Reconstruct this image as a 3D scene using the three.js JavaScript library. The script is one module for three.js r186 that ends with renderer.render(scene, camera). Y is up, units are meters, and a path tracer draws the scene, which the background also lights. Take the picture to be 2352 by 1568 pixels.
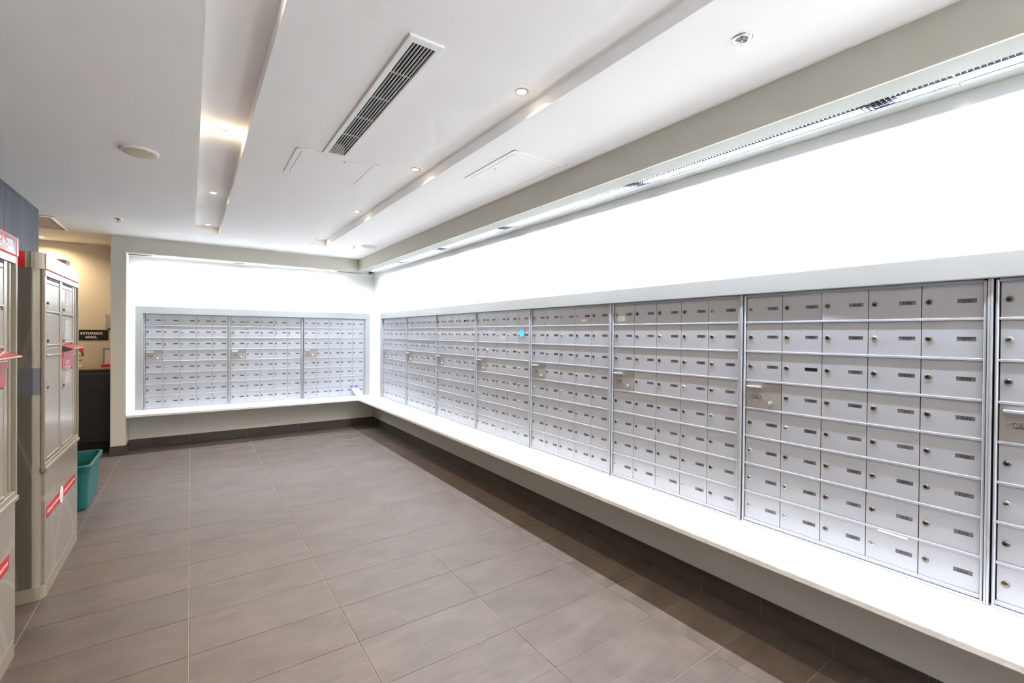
import * as THREE from 'three';
import { RoundedBoxGeometry } from 'three/addons/geometries/RoundedBoxGeometry.js';
import { mergeGeometries } from 'three/addons/utils/BufferGeometryUtils.js';
import { RectAreaLightUniformsLib } from 'three/addons/lights/RectAreaLightUniformsLib.js';

// ---------- camera, exposure, lights that belong to the whole room ----------
const scene = new THREE.Scene();
scene.background = new THREE.Color(0x000000);
const IMG_W = 2352, IMG_H = 1568, FOCAL = 1053.437;
const camera = new THREE.PerspectiveCamera(2 * Math.atan(IMG_H / 2 / FOCAL) * 180 / Math.PI, IMG_W / IMG_H, 0.02, 60);
camera.position.set(0, 1.34047, 0);
camera.rotation.set(-0.00691, -0.61117, 0.00876, 'YXZ');
camera.setViewOffset(IMG_W, IMG_H, 0, 8.566, IMG_W, IMG_H);       // the photograph's shifted lens
camera.updateProjectionMatrix();
const renderer = new THREE.WebGLRenderer({ antialias: true });
renderer.toneMapping = THREE.LinearToneMapping;
renderer.toneMappingExposure = 3.0;
renderer.shadowMap.enabled = true;
RectAreaLightUniformsLib.init();
const TUBE_LIGHT = 250, TUBE_COLOR = new THREE.Color(0.90, 0.985, 1.13);
const SPOT_LIGHT = 2.2, SPOT_COLOR = new THREE.Color(1.0, 0.78, 0.56);
const HALL_LIGHT = 2.1, HALL_COLOR = new THREE.Color(1.0, 0.78, 0.52);

// ---------- random, noise, textures ----------
function rng(seed) { let a = seed >>> 0; return () => { a = (a + 0x6D2B79F5) >>> 0; let t = a; t = Math.imul(t ^ (t >>> 15), t | 1); t ^= t + Math.imul(t ^ (t >>> 7), t | 61); return ((t ^ (t >>> 14)) >>> 0) / 4294967296; }; }
function noiseGrid(seed) {
  const N = 64, r = rng(seed), g = new Float32Array(N * N); for (let i = 0; i < g.length; i++) g[i] = r();
  return (x, y, px, py) => {                                       // value noise with periods px, py
    const xi = Math.floor(x), yi = Math.floor(y), fx = x - xi, fy = y - yi, sx = fx * fx * (3 - 2 * fx), sy = fy * fy * (3 - 2 * fy);
    const m = (a, n) => ((a % n) + n) % n, at = (a, b) => g[(m(b, py) % N) * N + (m(a, px) % N)];
    return (at(xi, yi) * (1 - sx) + at(xi + 1, yi) * sx) * (1 - sy) + (at(xi, yi + 1) * (1 - sx) + at(xi + 1, yi + 1) * sx) * sy;
  };
}
function dataTexture(w, h, fn, srgb = true) {
  const d = new Uint8Array(w * h * 4);
  for (let y = 0; y < h; y++) for (let x = 0; x < w; x++) { const c = fn(x / w, y / h, x, y), i = (y * w + x) * 4; d[i] = c[0]; d[i + 1] = c[1]; d[i + 2] = c[2]; d[i + 3] = 255; }
  const t = new THREE.DataTexture(d, w, h); t.wrapS = t.wrapT = THREE.RepeatWrapping; t.magFilter = THREE.LinearFilter; t.minFilter = THREE.LinearFilter;
  if (srgb) t.colorSpace = THREE.SRGBColorSpace; t.needsUpdate = true; return t;
}
const cl = (v) => Math.max(0, Math.min(255, v));
function canvasTexture(w, h, draw) {
  const c = document.createElement('canvas'); c.width = w; c.height = h; draw(c.getContext('2d'), w, h);
  const t = new THREE.CanvasTexture(c); t.colorSpace = THREE.SRGBColorSpace; t.anisotropy = 8; return t;
}
const scaled = (t, sx, sy) => { const c = t.clone(); c.repeat.set(sx, sy); c.needsUpdate = true; return c; };
const grainNoise = noiseGrid(11);
const paintBump = dataTexture(256, 256, (u, v) => { const n = grainNoise(u * 64, v * 64, 64, 64) * 0.6 + grainNoise(u * 32 + 7, v * 32 + 3, 32, 32) * 0.4; return [n * 255, n * 255, n * 255]; }, false);
const fineBump = dataTexture(512, 512, (() => { const r = rng(5); return () => { const n = 90 + r() * 120; return [n, n, n]; }; })(), false);

// ---------- materials ----------
const std = (color, roughness = 0.6, metalness = 0, extra = {}) => new THREE.MeshStandardMaterial({ color, roughness, metalness, ...extra });
const phys = (color, roughness, extra = {}) => new THREE.MeshPhysicalMaterial({ color, roughness, ...extra });
const bumpPaint = (color, rough, size = 0.12, h = 0.0003) => std(color, rough, 0, { bumpMap: scaled(paintBump, 1 / size, 1 / size), bumpScale: h });
const M = {
  ceiling: bumpPaint(0xf6f5f3, 0.9, 0.2, 0.0002),
  whitePaint: bumpPaint(0xebebe6, 0.62, 0.11, 0.0003),
  taupePaint: bumpPaint(0xc2beb2, 0.75, 0.12, 0.00025),
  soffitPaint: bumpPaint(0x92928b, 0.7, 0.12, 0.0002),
  slotInside: std(0x26282c, 0.5, 0.3),
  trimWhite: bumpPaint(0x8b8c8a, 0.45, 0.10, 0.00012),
  hallPaint: bumpPaint(0xd8cdb8, 0.8, 0.12, 0.00015),
  grout: std(0x8b8072, 0.9),
  alu: std(0xa0a2a6, 0.42, 0.4),
  aluBright: std(0xd8dade, 0.3, 0.75),
  louver: std(0x34353a, 0.4, 0.5),
  edgeMetal: std(0xa2a3a2, 0.5),
  whiteMetal: std(0xeeeeec, 0.4),
  carrier: std(0x918d89, 0.4, 0.45),
  darkGap: std(0x1b1c1f, 0.8),
  chrome: std(0xe2e2e2, 0.12, 1),
  nickel: std(0x776b60, 0.16, 1),
  nickelPale: std(0xa39d95, 0.22, 0.95),
  black: std(0x0b0b0b, 0.5),
  postBeige: phys(0x827b6c, 0.34, { clearcoat: 0.3, clearcoatRoughness: 0.12 }),
  postDoor: phys(0x87847e, 0.32, { specularIntensity: 0.6, clearcoat: 0.12, clearcoatRoughness: 0.12 }),
  postRed: phys(0xa80c14, 0.3, { clearcoat: 0.6, clearcoatRoughness: 0.1 }),
  teal: phys(0x075855, 0.42, { clearcoat: 0.2, clearcoatRoughness: 0.3 }),
  tube: std(0xffffff, 0.4, 0, { emissive: 0xfffdf6, emissiveIntensity: 5 }),
  bulb: std(0xffffff, 0.3, 0, { emissive: 0xffe6c4, emissiveIntensity: 9 }),
  hallBulb: std(0xffffff, 0.3, 0, { emissive: 0xfff0d8, emissiveIntensity: 9 }),
};
// floor tile: five clouded variants streaked along the long side
const tileTextures = [0, 1, 2, 3, 4].map((k) => {
  const n = noiseGrid(100 + k), r = rng(900 + k);
  return dataTexture(512, 256, (u, v) => {
    const cloud = n(u * 4, v * 3, 64, 64) * 0.5 + n(u * 9 + 5, v * 7, 64, 64) * 0.3, streak = n(u * 7 + 3, v * 34, 64, 64) * 0.7 + n(u * 15, v * 60, 64, 64) * 0.4;
    const s = (cloud - 0.4) * 34 + (streak - 0.55) * 12 + (r() - 0.5) * 26;
    return [cl(71 + s * 0.7), cl(62 + s * 0.69), cl(55 + s * 0.68)];
  });
});
const tileShaded = tileTextures.map((t, i) => std(new THREE.Color().setScalar(0.68 + 0.03 * (i % 3)), 0.5, 0, { map: t }));  // same tile as the floor, darkened to stand in for baseboard shade
const tileMats = tileTextures.map((t, i) => std(new THREE.Color().setScalar(0.93 + 0.035 * (i % 3)), 0.5, 0, { map: t, bumpMap: scaled(fineBump, 1, 0.5), bumpScale: 0.0006 }));
const shelfTex = (() => { const n = noiseGrid(31); return dataTexture(512, 512, (u, v) => { const a = n(u * 20, v * 20, 20, 20) * 0.5 + n(u * 50 + 2, v * 50, 50, 50) * 0.5, s = (a - 0.5) * 26; return [cl(222 + s), cl(223 + s), cl(222 + s)]; }); })();
M.shelf = std(0xffffff, 0.38, 0, { map: scaled(shelfTex, 1.8, 1.8) });
M.shelfEdge = std(0xe8e2d6, 0.5, 0, { map: scaled(shelfTex, 3, 3) });
M.slate = std(0xf2f2f2, 0.6, 0, { map: scaled((() => { const n = noiseGrid(47); return dataTexture(512, 256, (u, v) => { const a = n(u * 60, v * 2, 60, 64) * 0.5 + n(u * 34 + 9, v * 5, 34, 64) * 0.5, s = (a - 0.5) * 46; return [cl(84 + s), cl(87 + s), cl(99 + s)]; }); })(), 1, 0.5) });
M.espresso = std(0xffffff, 0.5, 0, { map: scaled((() => { const n = noiseGrid(53); return dataTexture(256, 256, (u, v) => { const a = n(u * 3, v * 50, 64, 50), s = (a - 0.5) * 16; return [cl(30 + s), cl(20 + s), cl(17 + s)]; }); })(), 1.5, 1.5) });
M.deskTop = std(0x7b6650, 0.35);

// ---------- geometry helpers ----------
function metreUV(g) {                                             // uv in metres by the face's main direction
  const q = g.index ? g.toNonIndexed() : g, p = q.attributes.position, n = q.attributes.normal, uv = new Float32Array(p.count * 2);
  for (let i = 0; i < p.count; i += 3) {
    const ax = Math.abs(n.getX(i) + n.getX(i + 1) + n.getX(i + 2)), ay = Math.abs(n.getY(i) + n.getY(i + 1) + n.getY(i + 2)), az = Math.abs(n.getZ(i) + n.getZ(i + 1) + n.getZ(i + 2));
    for (let j = i; j < i + 3; j++) { const x = p.getX(j), y = p.getY(j), z = p.getZ(j); const [a, b] = ax >= ay && ax >= az ? [z, y] : ay >= az ? [x, z] : [x, y]; uv[2 * j] = a; uv[2 * j + 1] = b; }
  }
  q.setAttribute('uv', new THREE.BufferAttribute(uv, 2)); return q;
}
const box = (x0, x1, y0, y1, z0, z1) => { const g = new THREE.BoxGeometry(Math.abs(x1 - x0), Math.abs(y1 - y0), Math.abs(z1 - z0)); g.translate((x0 + x1) / 2, (y0 + y1) / 2, (z0 + z1) / 2); return metreUV(g); };
const rbox = (x0, x1, y0, y1, z0, z1, r = 0.002, seg = 2) => { const g = new RoundedBoxGeometry(Math.abs(x1 - x0), Math.abs(y1 - y0), Math.abs(z1 - z0), seg, Math.min(r, Math.abs(x1 - x0) / 2.02, Math.abs(y1 - y0) / 2.02, Math.abs(z1 - z0) / 2.02)); g.translate((x0 + x1) / 2, (y0 + y1) / 2, (z0 + z1) / 2); return metreUV(g); };
const plain = (g) => { const q = g.index ? g.toNonIndexed() : g; for (const k of Object.keys(q.attributes)) if (!['position', 'normal', 'uv', 'color'].includes(k)) q.deleteAttribute(k); return q; };
const cyl = (r0, r1, h, seg = 24, open = false) => plain(new THREE.CylinderGeometry(r0, r1, h, seg, 1, open));
const lathe = (pts, seg = 32) => plain(new THREE.LatheGeometry(pts.map(([x, y]) => new THREE.Vector2(x, y)), seg));
const mv = (g, x, y, z, rx = 0, ry = 0, rz = 0) => { if (rx) g.rotateX(rx); if (ry) g.rotateY(ry); if (rz) g.rotateZ(rz); return g.translate(x, y, z); };
const join = (list) => (list.length === 1 ? list[0] : mergeGeometries(list.map(plain)));
const used = new Map();
function numbered(name) { const n = used.get(name) ?? 0; used.set(name, n + 1); return n ? `${name}_${String(n).padStart(3, '0')}` : name; }
function mesh(name, geo, mat, parent) {
  const m = new THREE.Mesh(Array.isArray(geo) ? join(geo) : geo, mat); m.name = numbered(name); m.castShadow = m.receiveShadow = true; (parent ?? scene).add(m); return m;
}
function thing(name, label, category, [x, y, z] = [0, 0, 0], ry = 0, group) {
  const g = new THREE.Group(); g.name = numbered(name); g.position.set(x, y, z); g.rotation.y = ry; g.userData = { label, category }; if (group) g.userData.group = group; scene.add(g); return g;
}
function tagged(m, label, category, group) { m.userData = { label, category }; if (group) m.userData.group = group; return m; }
function structure(name, label) { const g = new THREE.Group(); g.name = name; g.userData = { kind: 'structure' }; if (label) g.userData.label = label; scene.add(g); return g; }
function copyOf(o, label, [x, y, z]) { const c = o.clone(); c.name = numbered(o.name.replace(/_\d{3}$/, '')); c.userData = { ...o.userData, label }; c.position.set(x, y, z); scene.add(c); return c; }

// ---------- measures of the room (metres; camera above x = 0, z = 0) ----------
const CEIL = 2.37, COVE = 2.432, SOFFIT = 2.204;
const WALL_X = 2.222, BACK_Z = -6.772, PIER_Z = -6.49, SOFFIT_X = 1.92, NEAR_Z = 2.2, LEFT_X = -1.065, HALL_Z = -7.34;
const SHELF_Y = 0.433, SHELF_X = 1.925, SHELF_Z = -6.485;
const GX = -0.0025, TX = 0.605, GZ = -1.0921, TZ = 0.3033;       // tile grid

// ---------- floor ----------
const floor = structure('floor', 'grey-brown rectangular floor tiles laid in a straight grid with pale joints');
mesh('floor_slab', box(-3.1, 2.4, -0.08, -0.0025, HALL_Z - 0.1, NEAR_Z + 0.1), M.grout, floor);
function tileGeo(w, d, du, dv) {                                   // slab with chamfered top edge, uv over the whole tile
  const h = 0.009, c = 0.0012, X = w / 2, Z = d / 2, P = [], U = [];
  const q = (a, b, cc, dd) => { for (const p of [a, b, cc, a, cc, dd]) { P.push(...p); U.push((p[0] + X) / TX + du, (p[2] + Z) / TZ + dv); } };
  const t = [[-X + c, 0, Z - c], [X - c, 0, Z - c], [X - c, 0, -Z + c], [-X + c, 0, -Z + c]], m = [[-X, -c, Z], [X, -c, Z], [X, -c, -Z], [-X, -c, -Z]], b = m.map(([x, , z]) => [x, -h, z]);
  q(...t); for (let i = 0; i < 4; i++) { const j = (i + 1) % 4; q(m[i], m[j], t[j], t[i]); q(b[i], b[j], m[j], m[i]); }
  const g = new THREE.BufferGeometry(); g.setAttribute('position', new THREE.Float32BufferAttribute(P, 3)); g.setAttribute('uv', new THREE.Float32BufferAttribute(U, 2)); g.computeVertexNormals(); return g;
}
{
  const r = rng(77), J = 0.0026, cache = new Map();
  const geo = (w, d, k) => { const key = [w.toFixed(4), d.toFixed(4), k].join(); if (!cache.has(key)) cache.set(key, tileGeo(w - J, d - J, k * 0.37, k * 0.21)); return cache.get(key); };
  const far = [];
  for (let k = -4; k <= 3; k++) for (let m = -8; m <= 20; m++) {
    const x0 = GX + k * TX; let x1 = x0 + TX; if (x0 > WALL_X) continue; x1 = Math.min(x1, 2.215);
    let z1 = GZ - m * TZ, z0 = z1 - TZ;
    if (z0 > NEAR_Z || z1 < HALL_Z + 0.02) continue;
    if (x0 > -0.62 && z0 < -6.764) { if (z1 < -6.72) continue; z0 = -6.764; }
    z0 = Math.max(z0, HALL_Z + 0.002);
    if (x1 < LEFT_X - 0.1 && z1 > -5.4) continue;
    const w = x1 - x0, d = z1 - z0, cx = (x0 + x1) / 2, cz = (z0 + z1) / 2;
    const t = mesh('tile', geo(w, d, Math.floor(r() * 4)), tileMats[Math.floor(r() * 5)], floor);
    t.position.set(cx, (r() - 0.5) * 0.0006, cz); t.rotation.set((r() - 0.5) * 0.001, r() < 0.5 ? Math.PI : 0, (r() - 0.5) * 0.001);
  }
}

// ---------- walls ----------
const wallRight = structure('wall_right', 'white upper wall and taupe lower wall around the recessed mailboxes');
mesh('upper_wall', box(WALL_X, 2.42, 1.60, 2.46, BACK_Z - 0.2, NEAR_Z + 0.1), M.whitePaint, wallRight);
mesh('lower_wall', box(WALL_X, 2.42, -0.02, 0.41, BACK_Z - 0.2, NEAR_Z + 0.1), M.taupePaint, wallRight);
mesh('recess_back', box(2.264, 2.42, 0.41, 1.60, BACK_Z - 0.2, NEAR_Z + 0.1), M.darkGap, wallRight);
mesh('corner_column', box(WALL_X, 2.264, 0.41, 1.60, BACK_Z - 0.05, -6.40), M.whitePaint, wallRight);
mesh('plain_wall', box(WALL_X, 2.264, 0.41, 1.60, 0.60, NEAR_Z + 0.1), M.whitePaint, wallRight);
const wallBack = structure('wall_back', 'white niche wall with a taupe strip below the shelf');
mesh('upper_wall', box(-0.60, WALL_X + 0.1, 1.60, 2.46, BACK_Z - 0.15, BACK_Z), M.whitePaint, wallBack);
mesh('lower_wall', box(-0.60, WALL_X + 0.1, -0.02, 0.41, BACK_Z - 0.15, BACK_Z), M.taupePaint, wallBack);
mesh('recess_back', box(-0.60, WALL_X + 0.1, 0.41, 1.60, BACK_Z - 0.15, BACK_Z - 0.042), M.darkGap, wallBack);
mesh('niche_side', box(-0.60, -0.47, 0.41, 1.60, BACK_Z - 0.05, BACK_Z), M.whitePaint, wallBack);
mesh('niche_side', box(2.13, WALL_X, 0.41, 1.60, BACK_Z - 0.05, BACK_Z), M.whitePaint, wallBack);
const pier = structure('wall_pier', 'narrow taupe pier between the niche and the corridor');
mesh('pier', box(-0.703, -0.60, -0.02, CEIL + 0.05, HALL_Z, PIER_Z), M.taupePaint, pier);
mesh('pier_face', box(-0.601, -0.5765, -0.02, CEIL + 0.05, BACK_Z - 0.02, PIER_Z), M.taupePaint, pier);
mesh('niche_jamb', box(-0.5768, -0.574, SHELF_Y, SOFFIT - 0.006, BACK_Z, PIER_Z - 0.0015), M.whitePaint, pier);
const wallLeft = structure('wall_left', 'slate blue wall covering with fine vertical streaks behind the parcel lockers');
mesh('wall_panel', box(LEFT_X - 0.14, LEFT_X, -0.02, CEIL + 0.05, -5.53, NEAR_Z + 0.1), M.slate, wallLeft);
mesh('wall_crown', box(LEFT_X - 0.01, LEFT_X + 0.004, CEIL - 0.022, CEIL, -5.31, NEAR_Z), M.slate, wallLeft);
const wallHall = structure('wall_corridor', 'cream corridor wall under warm light');
mesh('end_wall', box(-3.1, -0.60, -0.02, CEIL + 0.05, HALL_Z - 0.15, HALL_Z), M.hallPaint, wallHall);
mesh('side_wall', box(-3.15, -3.0, -0.02, CEIL + 0.05, HALL_Z - 0.1, -5.4), M.hallPaint, wallHall);
mesh('near_wall', box(-3.1, LEFT_X - 0.141, -0.02, CEIL + 0.05, -5.53, -5.40), M.hallPaint, wallHall);
const wallFront = structure('wall_front', 'white wall behind the viewer');
mesh('bulkhead', [box(-0.75, SOFFIT_X, SOFFIT, CEIL + 0.02, NEAR_Z - 0.30, NEAR_Z - 0.17), box(-0.75, SOFFIT_X, SOFFIT + 0.10, CEIL + 0.02, NEAR_Z - 0.175, NEAR_Z), box(-0.75, SOFFIT_X, SOFFIT, SOFFIT + 0.11, NEAR_Z - 0.065, NEAR_Z)], M.taupePaint, wallFront);  // added housing for the two fill strips, never in view
mesh('front_wall', box(-1.3, 2.42, -0.02, 2.46, NEAR_Z, NEAR_Z + 0.12), M.whitePaint, wallFront);

// ---------- ceiling with two light coves, soffit and slots ----------
const ceiling = structure('ceiling', 'white plaster ceiling with two shallow recessed light coves');
const CL0 = 0.036, CL1 = 0.240, CR0 = 1.112, CR1 = 1.310, CEND = -5.735, CNEAR = 1.8;
const VX0 = 0.632, VX1 = 0.724, VZ0 = -2.737, VZ1 = -1.524;       // opening of the long vent
for (const b of [[-3.1, CL0, HALL_Z - 0.1, NEAR_Z], [CL1, VX0, BACK_Z, NEAR_Z], [VX1, CR0, BACK_Z, NEAR_Z], [VX0, VX1, BACK_Z, VZ0], [VX0, VX1, VZ1, NEAR_Z], [CR1, SOFFIT_X + 0.01, BACK_Z, NEAR_Z], [CL0, CL1, BACK_Z, CEND], [CR0, CR1, BACK_Z, CEND], [CL0, CL1, CNEAR, NEAR_Z], [CR0, CR1, CNEAR, NEAR_Z]])
  mesh('ceiling_board', box(b[0], b[1], CEIL, COVE, b[2], b[3]), M.ceiling, ceiling);
mesh('cove_board', box(-3.1, 2.42, COVE, COVE + 0.08, HALL_Z - 0.1, NEAR_Z + 0.1), M.ceiling, ceiling);
const soffit = structure('trim_1', 'taupe bulkhead with a white underside above the right mailbox wall');
mesh('bulkhead_face', box(SOFFIT_X, SOFFIT_X + 0.012, SOFFIT, CEIL + 0.02, PIER_Z - 0.012, NEAR_Z), M.taupePaint, soffit);
mesh('bulkhead_underside', box(SOFFIT_X + 0.001, 2.046, SOFFIT + 0.0005, SOFFIT + 0.14, BACK_Z, NEAR_Z), M.soffitPaint, soffit);
mesh('slot_liner', [box(2.0455, 2.0475, SOFFIT + 0.004, SOFFIT + 0.101, BACK_Z, NEAR_Z), box(2.1535, 2.155, SOFFIT + 0.012, SOFFIT + 0.101, BACK_Z, NEAR_Z), box(2.046, 2.155, SOFFIT + 0.098, SOFFIT + 0.101, BACK_Z, NEAR_Z)], M.slotInside, soffit);
mesh('wall_lip', box(2.1545, WALL_X + 0.01, SOFFIT + 0.001, SOFFIT + 0.14, BACK_Z, NEAR_Z), M.soffitPaint, soffit);
mesh('slot_top', box(2.04, 2.16, SOFFIT + 0.10, SOFFIT + 0.14, BACK_Z, NEAR_Z), M.whitePaint, soffit);
const soffitBack = structure('trim_2', 'taupe bulkhead face above the back mailbox niche');
mesh('bulkhead_face', box(-0.5765, SOFFIT_X, SOFFIT - 0.006, CEIL + 0.02, PIER_Z - 0.012, PIER_Z), M.taupePaint, soffitBack);
mesh('bulkhead_underside', box(-0.5745, SOFFIT_X + 0.002, SOFFIT - 0.0055, SOFFIT + 0.12, -6.615, PIER_Z - 0.0115), M.soffitPaint, soffitBack);
mesh('wall_lip', box(-0.5745, SOFFIT_X + 0.002, SOFFIT - 0.005, SOFFIT + 0.12, BACK_Z, -6.715), M.taupePaint, soffitBack);
mesh('slot_top', box(-0.5745, SOFFIT_X + 0.002, SOFFIT + 0.09, SOFFIT + 0.12, -6.72, -6.61), M.whitePaint, soffitBack);

// ---------- white boards framing the mailboxes ----------
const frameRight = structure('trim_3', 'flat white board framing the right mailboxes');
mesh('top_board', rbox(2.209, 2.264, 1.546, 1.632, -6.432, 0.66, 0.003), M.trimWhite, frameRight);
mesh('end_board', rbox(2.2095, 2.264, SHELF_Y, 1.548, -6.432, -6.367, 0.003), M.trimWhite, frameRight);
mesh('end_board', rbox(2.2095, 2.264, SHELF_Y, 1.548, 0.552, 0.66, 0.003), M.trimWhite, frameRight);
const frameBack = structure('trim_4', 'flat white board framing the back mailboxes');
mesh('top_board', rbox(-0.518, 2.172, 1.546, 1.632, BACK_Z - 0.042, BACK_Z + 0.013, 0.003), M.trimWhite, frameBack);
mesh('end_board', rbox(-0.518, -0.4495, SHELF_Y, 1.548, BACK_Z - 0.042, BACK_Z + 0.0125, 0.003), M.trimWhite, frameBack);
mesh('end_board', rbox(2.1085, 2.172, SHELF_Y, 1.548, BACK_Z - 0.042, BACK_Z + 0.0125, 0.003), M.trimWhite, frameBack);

// ---------- tiled baseboards ----------
const baseRight = structure('baseboard_right', 'floor tile baseboard with shade mixed into its colour below the right shelf');
mesh('baseboard_backing', box(2.2165, WALL_X + 0.01, 0, 0.1025, BACK_Z, NEAR_Z), M.grout, baseRight);
{
  const r = rng(61), g = [0, 1, 2].map((k) => { const q = rbox(-0.0045, 0.0045, -0.053, 0.0505, -TZ / 2 + 0.0016, TZ / 2 - 0.0016, 0.0012, 1), u = q.attributes.uv; for (let i = 0; i < u.count; i++) u.setXY(i, u.getX(i) / TX + k * 0.3, u.getY(i) / TZ + k * 0.2); return q; });
  for (let m = -10; m <= 18; m++) { const t = mesh('tile', g[Math.floor(r() * 3)], tileShaded[Math.floor(r() * 5)], baseRight); t.position.set(2.2175, 0.0535, GZ - m * TZ - TZ / 2); if (m === 18) { t.scale.z = 0.7; t.position.z = GZ - 18 * TZ - TZ * 0.35; } }
}
const baseBack = structure('baseboard_back', 'floor tile baseboard with shade mixed into its colour below the back shelf');
mesh('baseboard_backing', box(-0.575, 2.2165, 0, 0.1025, BACK_Z - 0.01, BACK_Z + 0.0055), M.grout, baseBack);
{
  const r = rng(62);
  for (let k = -1; k <= 3; k++) {
    const x0 = Math.max(GX + k * TX, -0.573), x1 = Math.min(GX + (k + 1) * TX, 2.2125), q = rbox(x0 + 0.0016, x1 - 0.0016, 0.001, 0.104, BACK_Z, BACK_Z + 0.0094, 0.0012, 1), u = q.attributes.uv;
    for (let i = 0; i < u.count; i++) u.setXY(i, u.getX(i) / TX, u.getY(i) / TZ);
    mesh('tile', q, tileShaded[Math.floor(r() * 5)], baseBack);
  }
}
const basePier = structure('baseboard_pier', 'floor tile baseboard with shade mixed into its colour wrapping the pier');
mesh('tile', rbox(-0.7085, -0.567, 0.001, 0.100, PIER_Z - 0.002, PIER_Z + 0.010, 0.0012, 1), tileShaded[1], basePier);
mesh('tile', rbox(-0.7095, -0.700, 0.001, 0.100, HALL_Z + 0.4, PIER_Z - 0.0035, 0.0012, 1), tileShaded[2], basePier);
mesh('tile', rbox(-0.577, -0.567, 0.001, 0.100, BACK_Z + 0.011, PIER_Z - 0.0035, 0.0012, 1), tileShaded[0], basePier);

// ---------- shelf running below all mailboxes ----------
{
  const shelf = thing('ledge_shelf', 'long pale grey laminate ledge running under the mailboxes around the corner', 'shelf', [SHELF_X, 0, 0]);
  const prof = []; const T = 0.040, top = SHELF_Y, R = 0.018;      // [depth from the nose, height], nose rounded at the top
  prof.push([0.33, top]); for (let i = 0; i <= 8; i++) { const a = Math.PI / 2 * i / 8; prof.push([R - R * Math.sin(a), top - R + R * Math.cos(a)]); }
  prof.push([0.002, top - T + 0.004], [0.006, top - T], [0.33, top - T]);
  function sweep(make, flip) {
    const P = [], N = prof.length, tri = (a, b, c) => P.push(...(flip ? [...a, ...c, ...b] : [...a, ...b, ...c]));
    const A = prof.map(([o, y]) => make(o, y, 0)), B = prof.map(([o, y]) => make(o, y, 1));
    for (let i = 0; i < N; i++) { const j = (i + 1) % N; tri(A[i], A[j], B[j]); tri(A[i], B[j], B[i]); }
    for (let i = 1; i < N - 1; i++) { tri(A[0], A[i + 1], A[i]); tri(B[0], B[i], B[i + 1]); }
    const g = new THREE.BufferGeometry(); g.setAttribute('position', new THREE.Float32BufferAttribute(P, 3)); g.computeVertexNormals(); g.translate(-SHELF_X, 0, 0); return metreUV(g);
  }
  mesh('shelf_section', sweep((o, y, e) => [SHELF_X + Math.min(o, 0.33), y, e ? 2.95 : -1.6972]), M.shelf, shelf);
  mesh('shelf_section', sweep((o, y, e) => [SHELF_X + Math.min(o, 0.33), y, e ? -1.6982 : SHELF_Z - o]), M.shelf, shelf);
  mesh('shelf_section', sweep((o, y, e) => [e ? SHELF_X + o : -0.5735, y, SHELF_Z - o], true), M.shelf, shelf);
}

// ---------- mailbox banks ----------
const ROWS = [1.538, 1.409, 1.268, 1.127, 0.992, 0.856, 0.722, 0.586, 0.452].map((y) => y - SHELF_Y);
const unitName = (i) => { const k = i + 13 - 0, f = 14 + Math.floor(k / 29), u = ((k % 29) + 29) % 29 + 1; return `${f}${String(u).padStart(2, '0')}`; };   // index 0 is 1414
const PLATE_COLS = 16, PLATE_ROWS = 28;
const plateAtlas = canvasTexture(2048, 1024, (c, w, h) => {
  const r = rng(8), pw = w / PLATE_COLS, ph = h / PLATE_ROWS;
  for (let i = 0; i < PLATE_COLS * PLATE_ROWS; i++) {
    const x = (i % PLATE_COLS) * pw, y = Math.floor(i / PLATE_COLS) * ph, b = 84 + r() * 20;
    c.fillStyle = `rgb(${b},${b},${b + 3})`; c.fillRect(x, y, pw, ph); c.fillStyle = '#17181a'; c.font = `bold ${Math.round(ph * 0.74)}px sans-serif`; c.textAlign = 'center'; c.textBaseline = 'middle';
    c.save(); c.translate(x + pw * (0.5 + (r() - 0.5) * 0.06), y + ph * 0.53); c.scale(1.12, 1); c.fillText(unitName(i - 351), 0, 0); c.restore();
  }
});
M.plate = std(0xffffff, 0.45, 0.25, { map: plateAtlas });
M.emblem = std(0xffffff, 0.4, 0.4, { map: canvasTexture(256, 96, (c, w, h) => {
  c.fillStyle = '#8d8885'; c.fillRect(0, 0, w, h); c.strokeStyle = '#2a2828'; c.lineWidth = 6; c.strokeRect(58, 10, 140, 60);
  c.beginPath(); c.moveTo(58, 10); c.lineTo(104, 36); c.lineTo(152, 36); c.lineTo(198, 10); c.stroke(); c.lineWidth = 3; c.beginPath(); c.arc(128, 22, 7, 0, 7); c.stroke();
  c.fillStyle = '#2a2828'; c.font = 'bold 26px sans-serif'; c.textAlign = 'center'; c.fillText('CMC', 128, 62); c.fillRect(70, 76, 116, 9);
  c.fillStyle = '#3a3736'; for (const x of [28, 228]) { c.beginPath(); c.arc(x, 46, 7, 0, 7); c.fill(); }
}) });
const DOOR_T = 0.002, PLATE_W = 0.050, PLATE_H = 0.0155;
function doorGeo(w, h, hole) {                                     // sheet with a window for the number plate, front face at z = 0
  const s = new THREE.Shape(); s.moveTo(-w / 2, -h / 2); s.lineTo(w / 2, -h / 2); s.lineTo(w / 2, h / 2); s.lineTo(-w / 2, h / 2); s.closePath();
  if (hole) { const p = new THREE.Path(), [hx, hy] = hole; p.moveTo(hx, hy); p.lineTo(hx, hy + PLATE_H); p.lineTo(hx + PLATE_W, hy + PLATE_H); p.lineTo(hx + PLATE_W, hy); p.closePath(); s.holes.push(p); }
  const g = new THREE.ExtrudeGeometry(s, { depth: DOOR_T, bevelEnabled: false }); g.translate(0, 0, -DOOR_T); return metreUV(g);
}
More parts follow.
